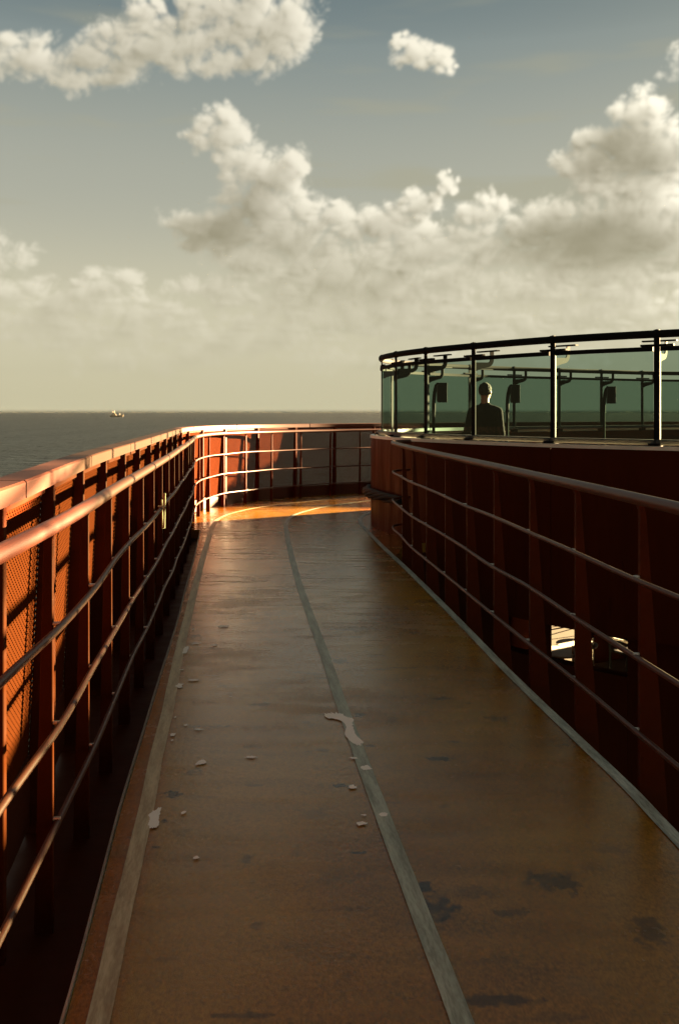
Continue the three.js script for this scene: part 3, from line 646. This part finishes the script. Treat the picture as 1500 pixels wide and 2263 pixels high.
// ------------------------------------------------------------------ the lower terrace under the deck
{
  const terraceMat = P({ color: C(0.09, 0.08, 0.06), map: wearTex, roughness: 1, specularIntensity: 0.2 });
  structure(mesh('terrace_floor', box(17, 0.4, 20, 10.6, -3.1, -13.5), terraceMat)).userData.label = 'lower terrace floor beneath the round deck';
  const TY = -2.9;
  // dark wall added under the deck to shade the terrace, one long low opening
  {
    const w = thing('added_lower_wall', 'dark wall added under the deck to shade the terrace with a long low opening', 'wall');
    const sAt = (q) => { for (let s = 0.3; s < 9; s += 0.01) { const [x, d] = off(deckCv, s, -0.1); if (x / d >= q) return s; } return 9; };
    const a = sAt(0.180), b = sAt(0.318), L = deckCv.length, sec = (y) => [[-0.08, TY], [-0.08, y], [-0.24, y], [-0.24, TY]];
    const near = (px, pd) => { let best = 0, m = 9; for (let s = 0; s < L; s += 0.02) { const [x, d] = deckCv.p(s), q = Math.hypot(x - px, d - pd); if (q < m) { m = q; best = s; } } return best; };
    const sunGap = near(7.6, 16.8), seaGap = near(3.8, 15.65);       // gaps added on the far side: sun onto the tables, view through
    for (const [p, q] of [[b, sunGap - 0.24], [sunGap + 0.24, seaGap - 0.5], [seaGap + 0.5, L + a]]) mesh('solid_wall', sweep(deckCv, p, q, 0.25, sec(-0.21)), orangePaint, w);
    mesh('low_wall', sweep(deckCv, a + 0.002, b - 0.002, 0.25, sec(-1.0)), orangePaint, w);
    const m = off(deckCv, a + (b - a) * 0.36, -0.16);
    mesh('mullion', box(0.10, 0.85, 0.10, m[0], -0.635, -m[1]), orangePaint, w);
  }
  // what holds the deck up
  for (const [x, d, l] of [[4.6, 10.6, 'nearer round dark column under the deck'], [6.6, 13.9, 'farther round dark column under the deck']]) {
    const c = thing('deck_column', l, 'column', [x, TY, -d], 0, 'columns under the deck');
    mesh('shaft', new THREE.CylinderGeometry(0.22, 0.24, 2.66, 24).translate(0, 1.33, 0), orangePaint, c);
    mesh('base_plate', new THREE.CylinderGeometry(0.36, 0.38, 0.06, 24).translate(0, 0.03, 0), orangePaint, c);
  }
  const cream = new THREE.MeshStandardMaterial({ color: C(0.78, 0.74, 0.64), roughness: 0.5, map: wearTex });
  const top = new THREE.CylinderGeometry(0.32, 0.31, 0.03, 40).translate(0, 0.735, 0), ped = box(0.085, 0.70, 0.085, 0, 0.37, 0, 0.006), foot = new THREE.CylinderGeometry(0.2, 0.22, 0.025, 28).translate(0, 0.0125, 0);
  for (const [x, d, l] of [[3.36, 13.75, 'nearer cream round cafe table on the terrace below'], [3.72, 14.2, 'farther cream round cafe table on the terrace below']]) {
    const t = thing('cafe_table', l, 'table', [x, TY, -d], 0, 'cafe tables on the terrace');
    mesh('table_top', top, cream, t); mesh('pedestal', ped, cream, t); mesh('foot', foot, cream, t);
  }
  for (const [x, d, l] of [[3.50, 13.6, 'thin cream pole right beside the cafe tables'], [3.95, 14.1, 'thin cream pole standing alone right of the cafe tables']]) {
    const t = thing('thin_pole', l, 'pole', [x, TY, -d], 0, 'thin poles on the terrace');
    mesh('shaft', new THREE.CylinderGeometry(0.014, 0.014, 0.84, 10).translate(0, 0.42, 0), cream, t);
    mesh('foot', new THREE.CylinderGeometry(0.10, 0.11, 0.02, 20).translate(0, 0.01, 0), cream, t);
    mesh('finial', new THREE.SphereGeometry(0.022, 10, 8).translate(0, 0.85, 0), cream, t);
  }
  {
    const t = thing('terrace_chair', 'chair with cream arms on the terrace below the deck', 'chair', [4.75, TY, -14.9], 0.6);
    const darkW = charcoal;
    mesh('seat', box(0.46, 0.04, 0.44, 0, 0.45, 0, 0.01), darkW, t);
    mesh('backrest', box(0.46, 0.40, 0.03, 0, 0.70, -0.21, 0.01).rotateX(0), darkW, t);
    for (const sx of [-1, 1]) {
      mesh('armrest', box(0.05, 0.035, 0.46, sx * 0.235, 0.66, 0.0, 0.01), cream, t);
      for (const sz of [-1, 1]) mesh('leg', box(0.035, sz > 0 ? 0.645 : 0.88, 0.035, sx * 0.215, (sz > 0 ? 0.645 : 0.88) / 2, sz * 0.195, 0.005), darkW, t);
    }
  }
  // railing at the far side of the terrace
  {
    const t = thing('terrace_railing', 'railing with crossed braces at the edge of the lower terrace', 'railing', [0, TY, -19.2]);
    const g2 = new THREE.MeshStandardMaterial({ color: C(0.03, 0.05, 0.04), roughness: 0.6 });
    for (let x = 2.4; x <= 16; x += 1.7) {
      mesh('post', box(0.06, 1.1, 0.06, x, 0.55, 0), g2, t);
      if (x < 15) for (const s of [-1, 1]) mesh('brace', box(1.95, 0.022, 0.022, 0, 0, 0).rotateZ(s * 0.52).translate(x + 0.85, 0.53, s * 0.014), g2, t);
    }
    mesh('top_bar', box(13.7, 0.05, 0.07, 9.2, 1.125, 0), g2, t);
  }
}

// ------------------------------------------------------------------ a ship on the horizon
{
  const t = thing('ship', 'small pale ship far out on the sea near the horizon', 'ship', [-492, -12, -2000], 0.25);
  t.scale.setScalar(0.9);
  const hullM = new THREE.MeshStandardMaterial({ color: C(0.34, 0.27, 0.19), roughness: 0.7 }), white = new THREE.MeshStandardMaterial({ color: C(0.55, 0.48, 0.36), roughness: 0.6 });
  const hs = new THREE.Shape(); hs.moveTo(-14, 0); hs.lineTo(-16, 4.2); hs.lineTo(-11, 3.6); hs.lineTo(9, 3.4); hs.lineTo(14, 4.6); hs.lineTo(17, 5.4); hs.lineTo(14, 0); hs.closePath();
  mesh('hull', new THREE.ExtrudeGeometry(hs, { depth: 6, bevelEnabled: true, bevelSize: 0.5, bevelThickness: 1 }).translate(0, 0, -3), hullM, t);
  mesh('deckhouse', box(10, 4, 5, -6, 5.8, 0, 0.4), white, t);
  const br = mesh('bridge', box(6, 3, 4.6, -6.5, 9.2, 0, 0.4), white, t);
  mesh('mast', new THREE.CylinderGeometry(0.25, 0.35, 6, 8).translate(-5, 13, 0), white, t);
  mesh('funnel', new THREE.CylinderGeometry(0.9, 1.1, 3.4, 14).translate(-9, 11.5, 0), hullM, t);
  mesh('crane', new THREE.CylinderGeometry(0.3, 0.4, 6, 8).translate(8, 6.4, 0), white, t);
}

// ------------------------------------------------------------------ sea air
scene.fog = new THREE.FogExp2(new THREE.Color(0.95, 0.90, 0.72), 0.000001);

scene.traverse((o) => { if (o.isMesh) { o.castShadow = true; o.receiveShadow = true; } });
console.log('built');
renderer.render(scene, camera);
